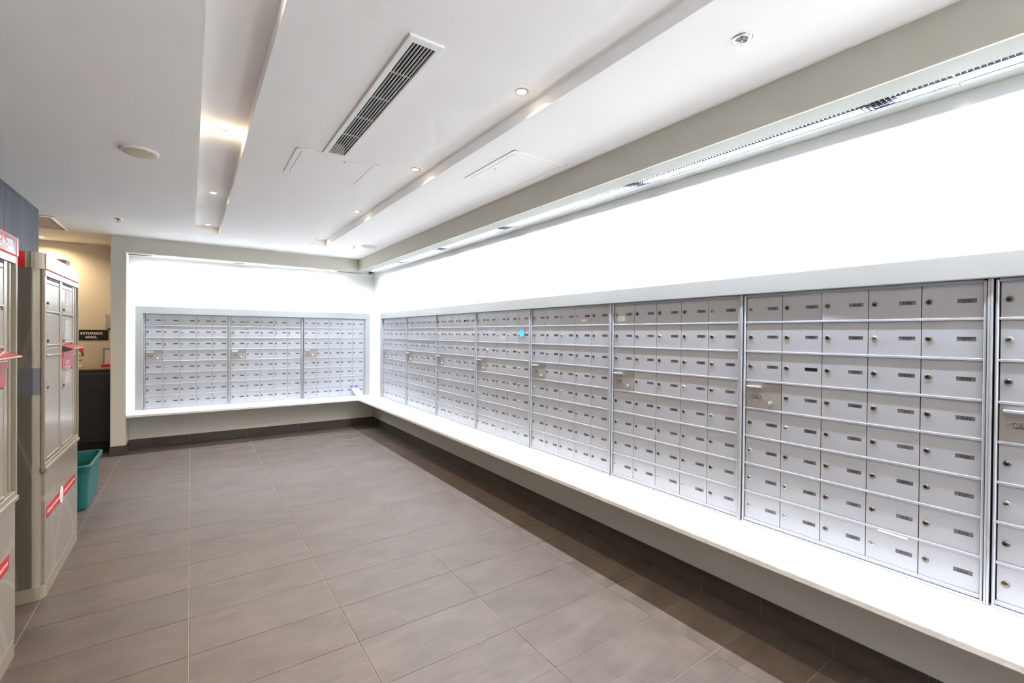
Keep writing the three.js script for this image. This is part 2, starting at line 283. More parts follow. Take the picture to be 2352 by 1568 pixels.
const lockGeo = (() => {                                            // pin-tumbler cam lock: flange, plug and dark keyway (vertex colours)
  const paint = (g, c) => { const n = g.attributes.position.count, a = new Float32Array(n * 3); for (let i = 0; i < n; i++) a.set(c, i * 3); g.setAttribute('color', new THREE.BufferAttribute(a, 3)); return g; };
  const fl = lathe([[0.0001, 0.0045], [0.0066, 0.0045], [0.0085, 0.0040], [0.0103, 0.0022], [0.0106, 0]], 20), pl = lathe([[0.0001, 0.0062], [0.0048, 0.0062], [0.0056, 0.0054], [0.0058, 0.004]], 16), kw = plain(new THREE.BoxGeometry(0.0075, 0.0012, 0.0018));
  mv(kw, -0.0005, 0.0058, 0.0004); return mv(join([paint(fl, [1, 1, 1]), paint(pl, [1, 1, 1]), paint(kw, [0.01, 0.01, 0.01])]), 0, 0, 0, Math.PI / 2);
})();
for (const k of ['nickel', 'nickelPale']) M[k].vertexColors = true;
const masterLockGeo = mv(lathe([[0.0001, 0.004], [0.0030, 0.004], [0.0036, 0.0085], [0.0078, 0.0085], [0.0092, 0.007], [0.0102, 0.0025], [0.0105, 0]], 24), 0, 0, 0, Math.PI / 2);
const screwGeo = mv(lathe([[0.0001, 0.0012], [0.0016, 0.001], [0.0022, 0]], 10), 0, 0, 0, Math.PI / 2);
const plateGeos = new Map();
function plateGeo(i) {
  if (!plateGeos.has(i)) { const g = new THREE.PlaneGeometry(PLATE_W + 0.004, PLATE_H + 0.004), u = g.attributes.uv, cx = i % PLATE_COLS, cy = Math.floor(i / PLATE_COLS); for (let k = 0; k < 4; k++) u.setXY(k, (cx + u.getX(k)) / PLATE_COLS, 1 - (cy + 1 - u.getY(k)) / PLATE_ROWS); plateGeos.set(i, g); }
  return plateGeos.get(i);
}
const doorCache = new Map();
const doorFor = (p, row, master) => { const key = p.toFixed(4) + row + (master ? 'm' : ''); if (!doorCache.has(key)) { const w = p - 0.0026, h = ROWS[row] - ROWS[row + 1] - 0.0095; doorCache.set(key, doorGeo(w, h, master ? null : [-w / 2 + 0.0955, -PLATE_H / 2])); } return doorCache.get(key); };
const lockR = rng(404);
function mailboxBank(label, group, pos, ry, p, first, opts = {}) {
  const g = thing('mailbox_bank', label, 'mailboxes', pos, ry, group), W = 5 * p, top = 1.546 - SHELF_Y;
  mesh('housing', box(-0.0105, W + 0.0105, 0.001, top, -0.024, -0.008), M.darkGap, g);
  mesh('stile', [rbox(-0.0108, -0.0025, 0.006, top - 0.004, -0.008, 0.011, 0.0045, 3)], M.alu, g);
  mesh('stile', [rbox(W + 0.0006, W + 0.009, 0.006, top - 0.004, -0.008, 0.011, 0.004, 3)], M.alu, g);
  mesh('jamb_strip', [rbox(W + 0.0112, W + 0.0175, 0.0015, top - 0.001, -0.008, 0.015, 0.0012), rbox(W + 0.0180, W + 0.0240, 0.0015, top - 0.001, -0.008, 0.016, 0.0012)], M.alu, g);
  if (opts.firstEdge) mesh('jamb_strip', rbox(-0.020, -0.0145, 0.0015, top - 0.001, -0.008, 0.014, 0.0012), M.alu, g);
  mesh('top_rail', rbox(-0.0025, W + 0.0006, ROWS[0] - 0.004, top - 0.0015, -0.008, 0.006, 0.0012), M.alu, g);
  mesh('bottom_rail', [rbox(-0.0025, W + 0.0006, 0.0105, ROWS[8] + 0.0045, -0.008, 0.006, 0.0012), rbox(-0.0105, W + 0.011, 0.001, 0.0085, -0.008, 0.014, 0.0015)], M.alu, g);
  for (let r = 1; r < 8; r++) mesh('rail', rbox(-0.0025, W + 0.0006, ROWS[r] - 0.0042, ROWS[r] + 0.0042, -0.008, 0.006, 0.0012), M.alu, g);
  let n = first;
  for (let c = 0; c < 5; c++) for (let r = 0; r < 8; r++) {
    const master = c === 0 && r === 3, cy = (ROWS[r] + ROWS[r + 1]) / 2, d = mesh(master ? 'carrier_door' : 'mailbox_door', doorFor(p, r, master), master ? M.carrier : M.alu, g), w = p - 0.0026;
    d.position.set((c + 0.5) * p, cy, 0); d.rotation.set((lockR() - 0.5) * 0.004, (lockR() - 0.5) * 0.004, 0);
    if (opts.ajar && opts.ajar[0] === c && opts.ajar[1] === r) { d.rotation.y = 0.035; d.position.z = 0.0028; d.userData.label = 'door standing slightly ajar'; }
    if (master) {
      d.userData.label = 'mail carrier door with pull tab and emblem plate';
      mesh('pull_tab', [rbox(-w / 2 + 0.010, -w / 2 + 0.074, 0.0395, 0.0455, 0.0, 0.021, 0.002), rbox(-w / 2 + 0.010, -w / 2 + 0.074, 0.034, 0.0455, 0.0, 0.0022, 0.001)], M.aluBright, d);
      const e = mesh('emblem_plate', rbox(-0.033, 0.033, -0.0115, 0.0115, 0, 0.0016, 0.0008), M.emblem, d); e.position.set(-w / 2 + 0.050, -0.006, 0);
      const u = e.geometry.attributes.uv, q = e.geometry.attributes.position; for (let i = 0; i < u.count; i++) u.setXY(i, (q.getX(i) + 0.033) / 0.066, (q.getY(i) + 0.0115) / 0.023);
      const l = mesh('carrier_lock', masterLockGeo, M.chrome, d); l.position.set(-w / 2 + 0.113, -0.032, 0);
      for (const [sx, sy] of [[-1, 1], [1, 1], [-1, -1], [1, -1]]) { const s = mesh('screw', screwGeo, M.chrome, d); s.position.set(-w / 2 + 0.113 + sx * 0.0195, -0.032 + sy * 0.0195, 0); }
      continue;
    }
    const l = mesh('lock', lockGeo, lockR() < 0.2 ? M.nickelPale : M.nickel, d); l.position.set(-w / 2 + 0.020, 0, 0); l.rotation.z = (lockR() - 0.5) * 0.15;
    const blank = opts.blank && opts.blank[0] === c && opts.blank[1] === r;
    if (!blank) { const q = mesh('number_plate', plateGeo(n + 351), M.plate, d); q.position.set(-w / 2 + 0.0955 + PLATE_W / 2, 0, -DOOR_T + 0.0002 + lockR() * 0.0006); q.rotation.z = (lockR() - 0.5) * 0.02; }
    else d.userData.label = 'door with an empty dark number slot';
    n++;
  }
  return g;
}
const GR = 'mailbox banks along the right wall', GB = 'mailbox banks in the back niche';
const bankLabels = [
  'narrowest-looking silver mailbox bank on the right wall, directly beside the white corner column',
  'second silver mailbox bank from the room corner on the right wall',
  'third silver mailbox bank from the room corner, one dark empty slot in its top row',
  'fourth silver mailbox bank from the room corner, carrying the bright blue note',
  'fifth silver mailbox bank from the room corner, small white sticker in its top row',
  'sixth silver mailbox bank from the room corner, with a scribbled sticker at its top left',
  'large near silver mailbox bank showing numbers 1414 to 1523, with one top door ajar',
  'silver mailbox bank cut off by the right edge of the photo',
];
for (let k = 1; k <= 8; k++) {
  const z0 = -0.322 - 0.8605 * (8 - k);
  mailboxBank(bankLabels[k - 1], GR, [2.236, SHELF_Y, z0], -Math.PI / 2, 0.1641, 39 * (k - 7), { firstEdge: k === 1, ajar: k === 7 ? [2, 0] : null, blank: k === 7 ? [1, 2] : k === 3 ? [3, 0] : null });
}
[[-0.4305, 'left silver mailbox bank in the back niche, next to the taupe pier'], [0.4186, 'middle silver mailbox bank of the three in the back niche'], [1.2748, 'right silver mailbox bank in the back niche, behind the purple and white door tag']]
  .forEach(([x, l], i) => mailboxBank(l, GB, [x, SHELF_Y, -6.786], 0, 0.1628, 39 * (i - 9), { firstEdge: i === 0 }));

// small things stuck to the mailboxes
function sticker(name, label, category, w, h, mat, pos, ry, curl = 0) {
  const g = new THREE.PlaneGeometry(w, h, 6, 6), p = g.attributes.position; for (let i = 0; i < p.count; i++) { const t = 0.5 - p.getY(i) / h; p.setZ(i, curl * t * t); } g.computeVertexNormals();
  const back = g.clone(); back.translate(0, 0, -0.0004); const m = mesh(name, [g, back], mat); m.position.set(...pos); m.rotation.y = ry; return tagged(m, label, category);
}
sticker('sticky_note', 'bright blue paper note stuck on a mailbox door of the fourth bank', 'note', 0.052, 0.058, std(0x1fa0dc, 0.8), [2.2275, 1.3545, -3.037], -Math.PI / 2, 0.006).rotation.z = 0.03;
sticker('name_sticker', 'torn white sticker with dark handwriting below a lock of the sixth bank', 'sticker', 0.058, 0.032, std(0xffffff, 0.85, 0, { map: canvasTexture(128, 72, (c) => { c.fillStyle = '#cfc9c4'; c.fillRect(0, 0, 128, 72); c.strokeStyle = '#2a2320'; c.lineWidth = 5; c.beginPath(); c.moveTo(24, 12); c.lineTo(40, 28); c.moveTo(58, 14); c.lineTo(60, 26); c.lineTo(72, 22); c.moveTo(22, 54); c.lineTo(34, 46); c.lineTo(40, 58); c.lineTo(58, 44); c.moveTo(76, 46); c.lineTo(88, 48); c.stroke(); }) }), [2.2352, 1.4465, -1.983], -Math.PI / 2);
sticker('paper_sticker', 'small worn white paper sticker under a number plate of the fifth bank', 'sticker', 0.054, 0.0165, std(0xc9c6c2, 0.85), [2.2352, 1.4432, -2.323], -Math.PI / 2);
sticker('tape_strip', 'thin strip of clear tape along the bottom row of the bank numbered 1414', 'tape', 0.092, 0.006, phys(0xf2f4f4, 0.2, { clearcoat: 1 }), [2.2294, 0.5795, -0.602], -Math.PI / 2).rotation.z = -0.03;

// ---------- louvered strip lights above the mailboxes ----------
function stripLight(label, group, pos, ry, len, tube0, tube1, power = TUBE_LIGHT) {
  // local x runs along the slot, z across it towards the room, y = 0 is the soffit underside
  const g = thing('strip_light', label, 'light', pos, ry, group);
  mesh('edge_strip', rbox(0.001, len - 0.001, -0.001, 0.012, -0.052, -0.020, 0.001), M.edgeMetal, g);
  for (let i = 0; i < 5; i++) mesh('long_blade', box(0.002, len - 0.002, 0.0005, 0.0062, -0.018 + i * 0.0175, -0.0168 + i * 0.0175), M.louver, g);
  const n = Math.round(len / 0.0152), list = []; for (let i = 0; i <= n; i++) { const x = 0.002 + (len - 0.004) * i / n; list.push(plain(mv(new THREE.BoxGeometry(0.0009, 0.005, 0.070), x, 0.0033, 0.0176))); }
  const cb = mesh('cross_blades', list, M.louver, g); cb.userData.kind = 'stuff';
  mesh('fluorescent_tube', mv(cyl(0.0125, 0.0125, tube1 - tube0, 16), (tube0 + tube1) / 2, 0.038, 0.017, 0, 0, Math.PI / 2), M.tube, g);
  for (const x of [tube0 - 0.012, tube1 + 0.012]) mesh('tube_holder', rbox(x - 0.009, x + 0.009, 0.020, 0.058, 0.002, 0.032, 0.002), M.whiteMetal, g);
  const L = new THREE.RectAreaLight(TUBE_COLOR, power, tube1 - tube0, 0.024); L.name = 'tube_light'; L.position.set((tube0 + tube1) / 2, 0.0225, 0.017); L.rotation.x = -Math.PI / 2; g.add(L);
  return g;
}
const GS = 'louvered fluorescent strips in the soffit slots';
const words = ['first', 'second', 'third', 'fourth', 'fifth'];
[[-6.49, -5.29, -6.34, -5.37], [-5.29, -4.07, -5.27, -4.29], [-4.07, -2.85, -4.15, -3.14], [-2.85, -1.63, -3.00, -1.80], [-1.63, -0.413, -1.69, -0.67], [-0.413, 0.807, -0.57, 0.52], [0.807, 2.0, 0.66, 1.80]].forEach(([a, b, t0, t1], k) => {
  // local +x = world +z, local +z = world -x
  stripLight(k < 5 ? `${words[k]} louvered strip light from the room corner, in the right soffit slot` : k === 5 ? 'louvered strip light in the right soffit slot nearest the photo\'s right edge' : 'louvered strip light over the right wall behind the viewer', GS, [2.1015, SOFFIT, a], -Math.PI / 2, b - a, t0 - a, t1 - a);
});
[[-0.570, 0.51, -0.36, 0.42], [0.51, 1.90, 0.56, 1.66]].forEach(([a, b, t0, t1], k) => stripLight(`${k ? 'right' : 'left'} louvered strip light hidden in the back niche soffit`, GS, [a, SOFFIT - 0.004, -6.662], 0, b - a, t0 - a, t1 - a, TUBE_LIGHT * 1.25));

stripLight('left fill strip light added on the unseen wall behind the viewer', GS, [0.55, SOFFIT, NEAR_Z - 0.12], Math.PI, 1.22, 0.05, 1.17, TUBE_LIGHT * 2.6);  // added pair of boosted strips, bouncing fill light onto the ceiling
stripLight('right fill strip light added on the unseen wall behind the viewer', GS, [1.80, SOFFIT, NEAR_Z - 0.12], Math.PI, 1.22, 0.05, 1.17, TUBE_LIGHT * 2.6);
// ---------- recessed downlights in the coves ----------
const dlTrim = lathe([[0.0265, 0.002], [0.0275, -0.001], [0.034, -0.0045], [0.044, -0.0035], [0.0475, -0.0005], [0.0475, 0.002]], 36);
const dlRing = lathe([[0.0225, -0.004], [0.0232, -0.0065], [0.0258, -0.0060], [0.0268, 0.0]], 36);
const dlBulb = lathe([[0.0001, -0.0075], [0.014, -0.0068], [0.0222, -0.0040], [0.0225, 0.001], [0.0001, 0.001]], 28);
function downlight(label, x, z, tx, tz, intensity = SPOT_LIGHT, color = SPOT_COLOR, y = COVE, bulb = M.bulb, group = 'recessed downlights in the ceiling coves', wide = 1.25, droop = 0) {
  const g = thing('downlight', label, 'light', [x, y, z], 0, group);
  mesh('trim_ring', dlTrim, M.whiteMetal, g); mesh('gimbal_ring', dlRing, M.alu, g); mesh('lamp_face', dlBulb, bulb, g);
  const s = new THREE.SpotLight(color, intensity, 0, wide, 1, 2); s.name = 'downlight_beam'; s.position.set(x, y - 0.004, z); s.target.position.set(tx, 0, tz); s.castShadow = true; s.shadow.radius = 0.9; scene.add(s);
  if (droop) { const p = new THREE.PointLight(color, droop); p.name = 'drooping_lamp_glow'; p.position.set(x, y - 0.017, z); p.castShadow = true; scene.add(p); }
  return g;
}
downlight('nearest visible downlight in the right cove, below the long vent\'s right end', 1.210, -1.669, 1.15, -1.75);
downlight('second downlight in the right cove, beside the square access hatch', 1.214, -2.864, 1.15, -2.9);
downlight('third downlight in the right cove, counting from the viewer', 1.216, -4.171, 1.15, -4.2);
downlight('farthest downlight in the right cove, at its end near the corner', 1.222, -5.585, 1.15, -5.4);
downlight('bright downlight in the left cove, nearest the viewer, lighting the cove sides', 0.143, -2.946, 0.0, -3.0, SPOT_LIGHT, SPOT_COLOR, COVE - 0.012, M.bulb, undefined, 1.4, 0.04);
downlight('middle downlight in the left cove', 0.141, -4.288, 0.05, -4.3);
downlight('farthest downlight at the end of the left cove', 0.138, -5.598, 0.1, -5.5);
for (const z of [-1.62, -0.30, 1.02]) downlight(`downlight in the left cove ${z < -1 ? 'just in front of' : z < 0 ? 'right above' : 'behind'} the viewer, out of the photo`, 0.14, z, 0.0, z);
for (const z of [-0.36, 0.94]) downlight(`downlight in the right cove ${z < 0 ? 'right above' : 'behind'} the viewer, out of the photo`, 1.212, z, 1.15, z);
downlight('glaring downlight in the corridor ceiling beside the slate wall edge', -1.345, -7.10, -1.3, -7.1, HALL_LIGHT, HALL_COLOR, CEIL + 0.0005, M.hallBulb, 'corridor downlights', 1.35);

// ---------- ceiling vents, hatches, speakers, sprinklers ----------
{
  const g = thing('ceiling_vent', 'long white linear air vent with dark slots in the ceiling', 'vent', [0.678, CEIL, -2.13]), x0 = 0.610 - 0.678, x1 = 0.742 - 0.678, z0 = -2.752 + 2.13, z1 = -1.493 + 2.13, a0 = VX0 - 0.678, a1 = VX1 - 0.678, b0 = VZ0 + 2.13, b1 = VZ1 + 2.13;
  for (const b of [[x0, a0 + 0.003, z0, z1], [a1 - 0.003, x1, z0, z1], [a0, a1, z0, b0 + 0.003], [a0, a1, b1 - 0.003, z1]]) mesh('vent_frame', rbox(b[0], b[1], -0.010, 0.001, b[2], b[3], 0.003), M.whiteMetal, g);
  mesh('vent_duct', [box(a0, a0 + 0.001, -0.004, 0.058, b0, b1), box(a1 - 0.001, a1, -0.004, 0.058, b0, b1), box(a0, a1, 0.056, 0.058, b0, b1)], std(0x0a0a0a, 0.9), g);
  for (let i = 1; i <= 6; i++) { const x = a0 + (a1 - a0) * i / 7; mesh('slat', rbox(x - 0.0014, x + 0.0014, -0.008, 0.001, b0, b1, 0.001, 1), M.whiteMetal, g); }
  for (const z of [-1.768, -2.002, -2.232, -2.462]) mesh('cross_bar', box(a0, a1, 0.002, 0.008, z + 2.13 - 0.002, z + 2.13 + 0.002), M.whiteMetal, g);
}
{
  const g = thing('ceiling_grille', 'square slatted return air grille in the corridor ceiling', 'vent', [-1.34, CEIL, -6.13]), x1 = 0.322, x0 = -0.322, z0 = -0.352, z1 = 0.352;
  mesh('grille_backing', box(x0, x1, -0.002, -0.0005, z0, z1), std(0x3a352f, 0.8), g);
  for (const b of [[x0, x1, z1 - 0.026, z1], [x0, x1, z0, z0 + 0.012], [x0, x0 + 0.026, z0 + 0.0125, z1 - 0.0265], [x1 - 0.030, x1, z0 + 0.0125, z1 - 0.0265]]) mesh('grille_frame', rbox(b[0], b[1], -0.010, 0, b[2], b[3], 0.002), M.whiteMetal, g);
  for (let i = 0; i < 38; i++) { const x = x0 + 0.034 + i * 0.0152, s = plain(new THREE.BoxGeometry(0.008, 0.0012, z1 - z0 - 0.04)); s.rotateZ(0.7); mesh('slat', mv(s, x, -0.006, 0.006), std(0xb9ab97, 0.5), g); }
}
function hatch(label, x0, x1, z0, z1, border, dot) {
  const cx = (x0 + x1) / 2, cz = (z0 + z1) / 2, g = thing('access_hatch', label, 'hatch', [cx, CEIL, cz], 0, 'ceiling access hatches'), X = (x1 - x0) / 2, Z = (z1 - z0) / 2, b = border;
  mesh('hatch_gap', box(-X + 0.004, X - 0.004, -0.0012, 0, -Z + 0.004, Z - 0.004), std(0x4a4743, 0.9), g);
  mesh('hatch_frame', [rbox(-X, X, -0.0055, -0.0002, -Z, -Z + b, 0.0015), rbox(-X, X, -0.0055, -0.0002, Z - b, Z, 0.0015), rbox(-X, -X + b, -0.0054, -0.0002, -Z, Z, 0.0015), rbox(X - b, X, -0.0054, -0.0002, -Z, Z, 0.0015)], M.ceiling, g);
  mesh('hatch_door', rbox(-X + b + 0.0025, X - b - 0.0025, -0.0055, -0.001, -Z + b + 0.0025, Z - b - 0.0025, 0.0012), M.ceiling, g);
  mesh('key_hole', mv(cyl(0.004, 0.004, 0.002, 12), dot[0], -0.0058, dot[1]), M.darkGap, g);
}
hatch('flat white access hatch at the far end of the long vent', 0.480, 0.941, -3.240, -2.780, 0.028, [0.04, 0.17]);
hatch('flat white access hatch next to the taupe soffit', 1.473, 1.868, -2.662, -2.094, 0.030, [-0.13, -0.02]);
function ceilingSpeaker(label, x, z) {
  const g = thing('ceiling_speaker', label, 'speaker', [x, CEIL, z], 0, 'round ceiling speakers');
  mesh('speaker_ring', lathe([[0.076, -0.012], [0.082, -0.013], [0.089, -0.009], [0.091, 0]], 48), std(0xe6e2d6, 0.5), g);
  mesh('speaker_grille', lathe([[0.0001, -0.0155], [0.05, -0.0145], [0.076, -0.0115], [0.076, 0]], 48), std(0xcfc4ae, 0.7), g);
}
ceilingSpeaker('round beige ceiling speaker left of the left cove', -0.243, -3.381);
ceilingSpeaker('small-looking round beige ceiling speaker near the far room corner', 1.728, -5.42);
const sprBody = lathe([[0.0185, 0.0], [0.0205, -0.004], [0.027, -0.0065], [0.0335, -0.0035], [0.0345, 0]], 36), sprCup = lathe([[0.0001, -0.001], [0.0178, -0.001], [0.0186, 0.0]], 28);
function sprinkler(label, x, z, ry) {
  const g = thing('fire_sprinkler', label, 'sprinkler', [x, CEIL, z], ry, 'ceiling fire sprinklers');
  mesh('escutcheon', sprBody, M.chrome, g); mesh('sprinkler_cup', sprCup, std(0x55585c, 0.4, 0.7), g);
  mesh('frame_arm', mv(rbox(-0.0018, 0.0018, -0.029, 0, -0.002, 0.002, 0.001), -0.0078, 0, 0, 0, 0, 0.16), M.chrome, g); mesh('frame_arm', mv(rbox(-0.0018, 0.0018, -0.029, 0, -0.002, 0.002, 0.001), 0.0078, 0, 0, 0, 0, -0.16), M.chrome, g);
  mesh('glass_bulb', mv(plain(new THREE.CapsuleGeometry(0.0022, 0.016, 4, 10)), 0, -0.014, 0), phys(0x8a0a08, 0.1, { clearcoat: 1 }), g);
  const teeth = [mv(cyl(0.0068, 0.0068, 0.0014, 18), 0, -0.031, 0), mv(cyl(0.0035, 0.0045, 0.006, 12), 0, -0.0275, 0)]; for (let i = 0; i < 10; i++) teeth.push(mv(rbox(0.006, 0.0128, -0.0007, 0.0007, -0.0013, 0.0013, 0.0004, 1), 0, -0.031, 0, 0, i * Math.PI / 5));
  mesh('deflector', teeth, M.chrome, g);
}
sprinkler('chrome fire sprinkler with red bulb nearest the viewer, left of the right soffit', 1.557, -0.853, 0.5);
sprinkler('chrome fire sprinkler on the ceiling near the corridor', -0.549, -5.522, 0.2);
sprinkler('chrome fire sprinkler beside the far round speaker', 1.586, -5.553, 0.9);

// ---------- parcel locker cabinets ----------
const swoosh = (base, line) => canvasTexture(512, 512, (c, w, h) => {
  c.fillStyle = base; c.fillRect(0, 0, w, h);
  for (const [x, y, r, a, b, lw, al] of [[-60, 640, 520, 4.7, 6.2, 26, 0.5], [40, 760, 640, 4.3, 5.9, 12, 0.6], [560, 620, 470, 3.2, 4.6, 30, 0.45], [620, 300, 520, 2.2, 3.4, 14, 0.5], [200, -120, 380, 0.3, 1.9, 20, 0.4]]) { c.globalAlpha = al; c.strokeStyle = line; c.lineWidth = lw; c.beginPath(); c.arc(x, y, r, a, b); c.stroke(); }
  c.globalAlpha = 1;
});
M.postPanel = phys(0xe6e6e6, 0.3, { map: swoosh('#938b80', '#b3aca1'), clearcoat: 0.5, clearcoatRoughness: 0.15 });
M.postSideShaded = phys(0xffffff, 0.4, { map: swoosh('#524b42', '#746c60'), clearcoat: 0.3, clearcoatRoughness: 0.3 });  // same print as the front panel, with shade painted into a darker base
M.header = phys(0xffffff, 0.32, { clearcoat: 0.35, clearcoatRoughness: 0.05, map: canvasTexture(1600, 152, (c, w, h) => {
  c.fillStyle = '#d9202a'; c.fillRect(0, 0, w, h); c.fillStyle = '#1c2350'; c.fillRect(10, 16, w - 32, h - 28);
  c.fillStyle = '#fff'; c.fillRect(30, h * 0.56, 1214, 5); c.fillRect(1322, h * 0.56, 220, 5); c.font = 'bold 46px sans-serif'; c.textBaseline = 'alphabetic';
  c.textAlign = 'right'; c.fillText('CANADA', 1232, 72); c.fillText('POST', 1232, 132); c.textAlign = 'left'; c.fillText('POSTES', 1352, 72); c.fillText('CANADA', 1352, 132);
  c.fillStyle = '#e02a34'; c.beginPath(); c.arc(1284, 76, 52, 0, 7); c.fill(); c.fillStyle = '#fff'; c.beginPath(); c.moveTo(1262, 40); c.lineTo(1316, 78); c.lineTo(1262, 112); c.quadraticCurveTo(1286, 84, 1262, 40); c.fill();
}) });
M.stripe = phys(0xffffff, 0.4, { map: canvasTexture(1400, 112, (c, w, h) => {
  c.fillStyle = '#a51d22'; c.fillRect(0, 0, w, h); c.fillStyle = '#f4dcd6'; c.font = 'bold 46px sans-serif'; c.textBaseline = 'middle'; c.textAlign = 'left'; c.fillText('Delivering the online world', 26, h / 2, 590); c.fillText('Le monde en ligne jusqu\u2019\u00e0 vous', 770, h / 2, 600);
}) });
M.oval = phys(0xffffff, 0.4, { map: canvasTexture(128, 160, (c) => { c.fillStyle = '#f1e8e6'; c.fillRect(0, 0, 128, 160); c.fillStyle = '#a5918e'; for (let i = 0; i < 4; i++) c.fillRect(26, 54 + i * 22, 76, 8); }) });
M.notice = std(0xffffff, 0.5, 0, { map: canvasTexture(128, 256, (c) => { c.fillStyle = '#9a9b9c'; c.fillRect(0, 0, 128, 256); c.fillStyle = '#c9cacb'; for (let i = 0; i < 9; i++) c.fillRect(10, 14 + i * 26, 60 + (i * 37) % 50, i % 3 ? 5 : 10); }) });
function fitUV(g, axes = [0, 1]) { g.computeBoundingBox(); const b = g.boundingBox, q = g.attributes.position, u = g.attributes.uv, lo = b.min.toArray(), hi = b.max.toArray(); for (let i = 0; i < q.count; i++) { const v = [q.getX(i), q.getY(i), q.getZ(i)]; u.setXY(i, (v[axes[0]] - lo[axes[0]]) / (hi[axes[0]] - lo[axes[0]]), (v[axes[1]] - lo[axes[1]]) / (hi[axes[1]] - lo[axes[1]])); } return g; }
function planRound(x0, x1, z0, z1, r, y0, y1) {                    // prism with both front corners rounded (z1 is the front)
  const s = new THREE.Shape(); s.moveTo(x0, -z0); s.lineTo(x0, -z1 + r); s.absarc(x0 + r, -z1 + r, r, Math.PI, Math.PI * 1.5, false); s.lineTo(x1 - r, -z1); s.absarc(x1 - r, -z1 + r, r, -Math.PI / 2, 0, false); s.lineTo(x1, -z0); s.closePath();
  const g = new THREE.ExtrudeGeometry(s, { depth: y1 - y0, bevelEnabled: false, curveSegments: 10 }); g.rotateX(-Math.PI / 2); g.translate(0, y0, 0); return plain(g);
}
function parcelLocker(label, pos, patch) {
  // local x to the viewer's right, z out of the front, origin at the left front corner on the floor
  const g = thing('parcel_locker', label, 'parcel locker', pos, Math.PI / 2, 'free-standing parcel lockers'), W = 0.83, D = 0.455;
  mesh('carcass', planRound(0, W, -D, -0.0015, 0.034, 0.062, 1.652), M.postBeige, g);
  mesh('plinth', planRound(-0.004, W + 0.004, -D, 0.012, 0.040, 0, 0.066), M.postBeige, g);
  mesh('side_panel', fitUV(rbox(-0.003, 0.006, 0.068, 1.648, -D + 0.004, -0.033, 0.002), [2, 1]), M.postSideShaded, g);
  mesh('side_panel', fitUV(rbox(W - 0.006, W + 0.003, 0.068, 1.648, -D + 0.004, -0.040, 0.002), [2, 1]), M.postSideShaded, g);
  mesh('front_panel', fitUV(rbox(0.020, W - 0.008, 0.068, 0.634, -0.006, 0.0095, 0.002)), M.postPanel, g);
  // header band
  const hd = mesh('header_band', planRound(-0.003, W + 0.006, -D, 0.006, 0.034, 1.648, 1.728), M.postBeige, g);
  mesh('header_ridge', [rbox(-0.007, 0.0, 1.649, 1.727, -0.040, -0.032, 0.002), rbox(W + 0.002, W + 0.010, 1.649, 1.727, -0.040, -0.032, 0.002)], M.postBeige, hd);
  mesh('header_side', [rbox(-0.0045, 0.004, 1.649, 1.727, -D + 0.004, -0.056, 0.002)], M.postRed, hd);
  mesh('header_border', [rbox(0.035, W + 0.003, 1.6465, 1.6525, 0.004, 0.0105, 0.0008), rbox(W - 0.001, W + 0.003, 1.650, 1.7255, 0.004, 0.0105, 0.0008)], std(0xa3121c, 0.75), hd);
  mesh('header_edge', rbox(0.029, 0.0365, 1.649, 1.727, 0.002, 0.0105, 0.001), M.postBeige, hd);
  mesh('header_print', fitUV(rbox(0.035, W + 0.002, 1.6515, 1.7245, 0.004, 0.0095, 0.001)), M.header, hd);
  mesh('end_cap', rbox(W + 0.003, W + 0.032, 1.649, 1.728, -0.04, 0.0105, 0.003), M.postBeige, hd);
  // front frame with its rails
  mesh('front_frame', [rbox(0.012, 0.043, 0.645, 1.646, -0.005, 0.010, 0.003), rbox(W - 0.014, W - 0.001, 0.645, 1.646, -0.005, 0.014, 0.003), rbox(W - 0.075, W - 0.060, 0.69, 1.612, -0.005, 0.008, 0.003), rbox(0.0128, W - 0.0018, 1.6135, 1.6452, -0.0045, 0.0122, 0.003), rbox(0.0128, W - 0.0018, 0.6458, 0.676, -0.0045, 0.0122, 0.003), rbox(0.346, 0.398, 0.67, 1.62, -0.005, 0.008, 0.003), rbox(0.696, 0.735, 0.67, 1.62, -0.005, 0.006, 0.003)], M.postBeige, g);
  mesh('front_frame_sill', rbox(0.006, W + 0.006, 0.634, 0.654, -0.004, 0.018, 0.003), M.postBeige, g);
  mesh('door_hem_gap', [0.045, 0.400].flatMap((x) => [rbox(x + 0.002, x + 0.296, 1.6035, 1.6125, 0.002, 0.0065, 0.0005), rbox(x + 0.002, x + 0.296, 1.580, 1.5845, 0.002, 0.0048, 0.0005)]), std(0x1c1a18, 0.6), g);
  const door = (x0, x1, y0, y1, notice, plate) => {
    const d = mesh('locker_door', rbox(x0, x1, y0, y1, -0.006, 0.004, 0.003), M.postDoor, g);
    mesh('door_rib', rbox(x0 + 0.004, x1 - 0.004, y0 + 0.001, y0 + 0.010, 0.003, 0.009, 0.003), M.postBeige, d);
    if (notice) mesh('notice', fitUV(rbox(x0 + 0.095, x0 + 0.245, y1 - notice[1], y1 - notice[0], 0.0035, 0.0046, 0.0004)), M.notice, d);
    if (plate !== undefined) { mesh('lock_plate', rbox(x0 + 0.008, x0 + 0.044, plate - 0.036, plate + 0.036, 0.003, 0.007, 0.003), M.postBeige, d); mesh('door_lock', mv(cyl(0.007, 0.007, 0.010, 16), x0 + 0.026, plate - 0.012, 0.009, Math.PI / 2), std(0x7b7065, 0.3, 0.9), d); }
    return d;
  };
  door(0.045, 0.344, 1.432, 1.603, null, 1.492); door(0.045, 0.344, 1.258, 1.424, null, 1.300); door(0.045, 0.344, 0.682, 1.206, null, 1.062);
  mesh('shelf_rail', [rbox(0.043, 0.346, 1.212, 1.252, -0.004, 0.006, 0.003), rbox(0.043, 0.346, 1.206, 1.218, -0.004, 0.014, 0.004)], M.postBeige, g);
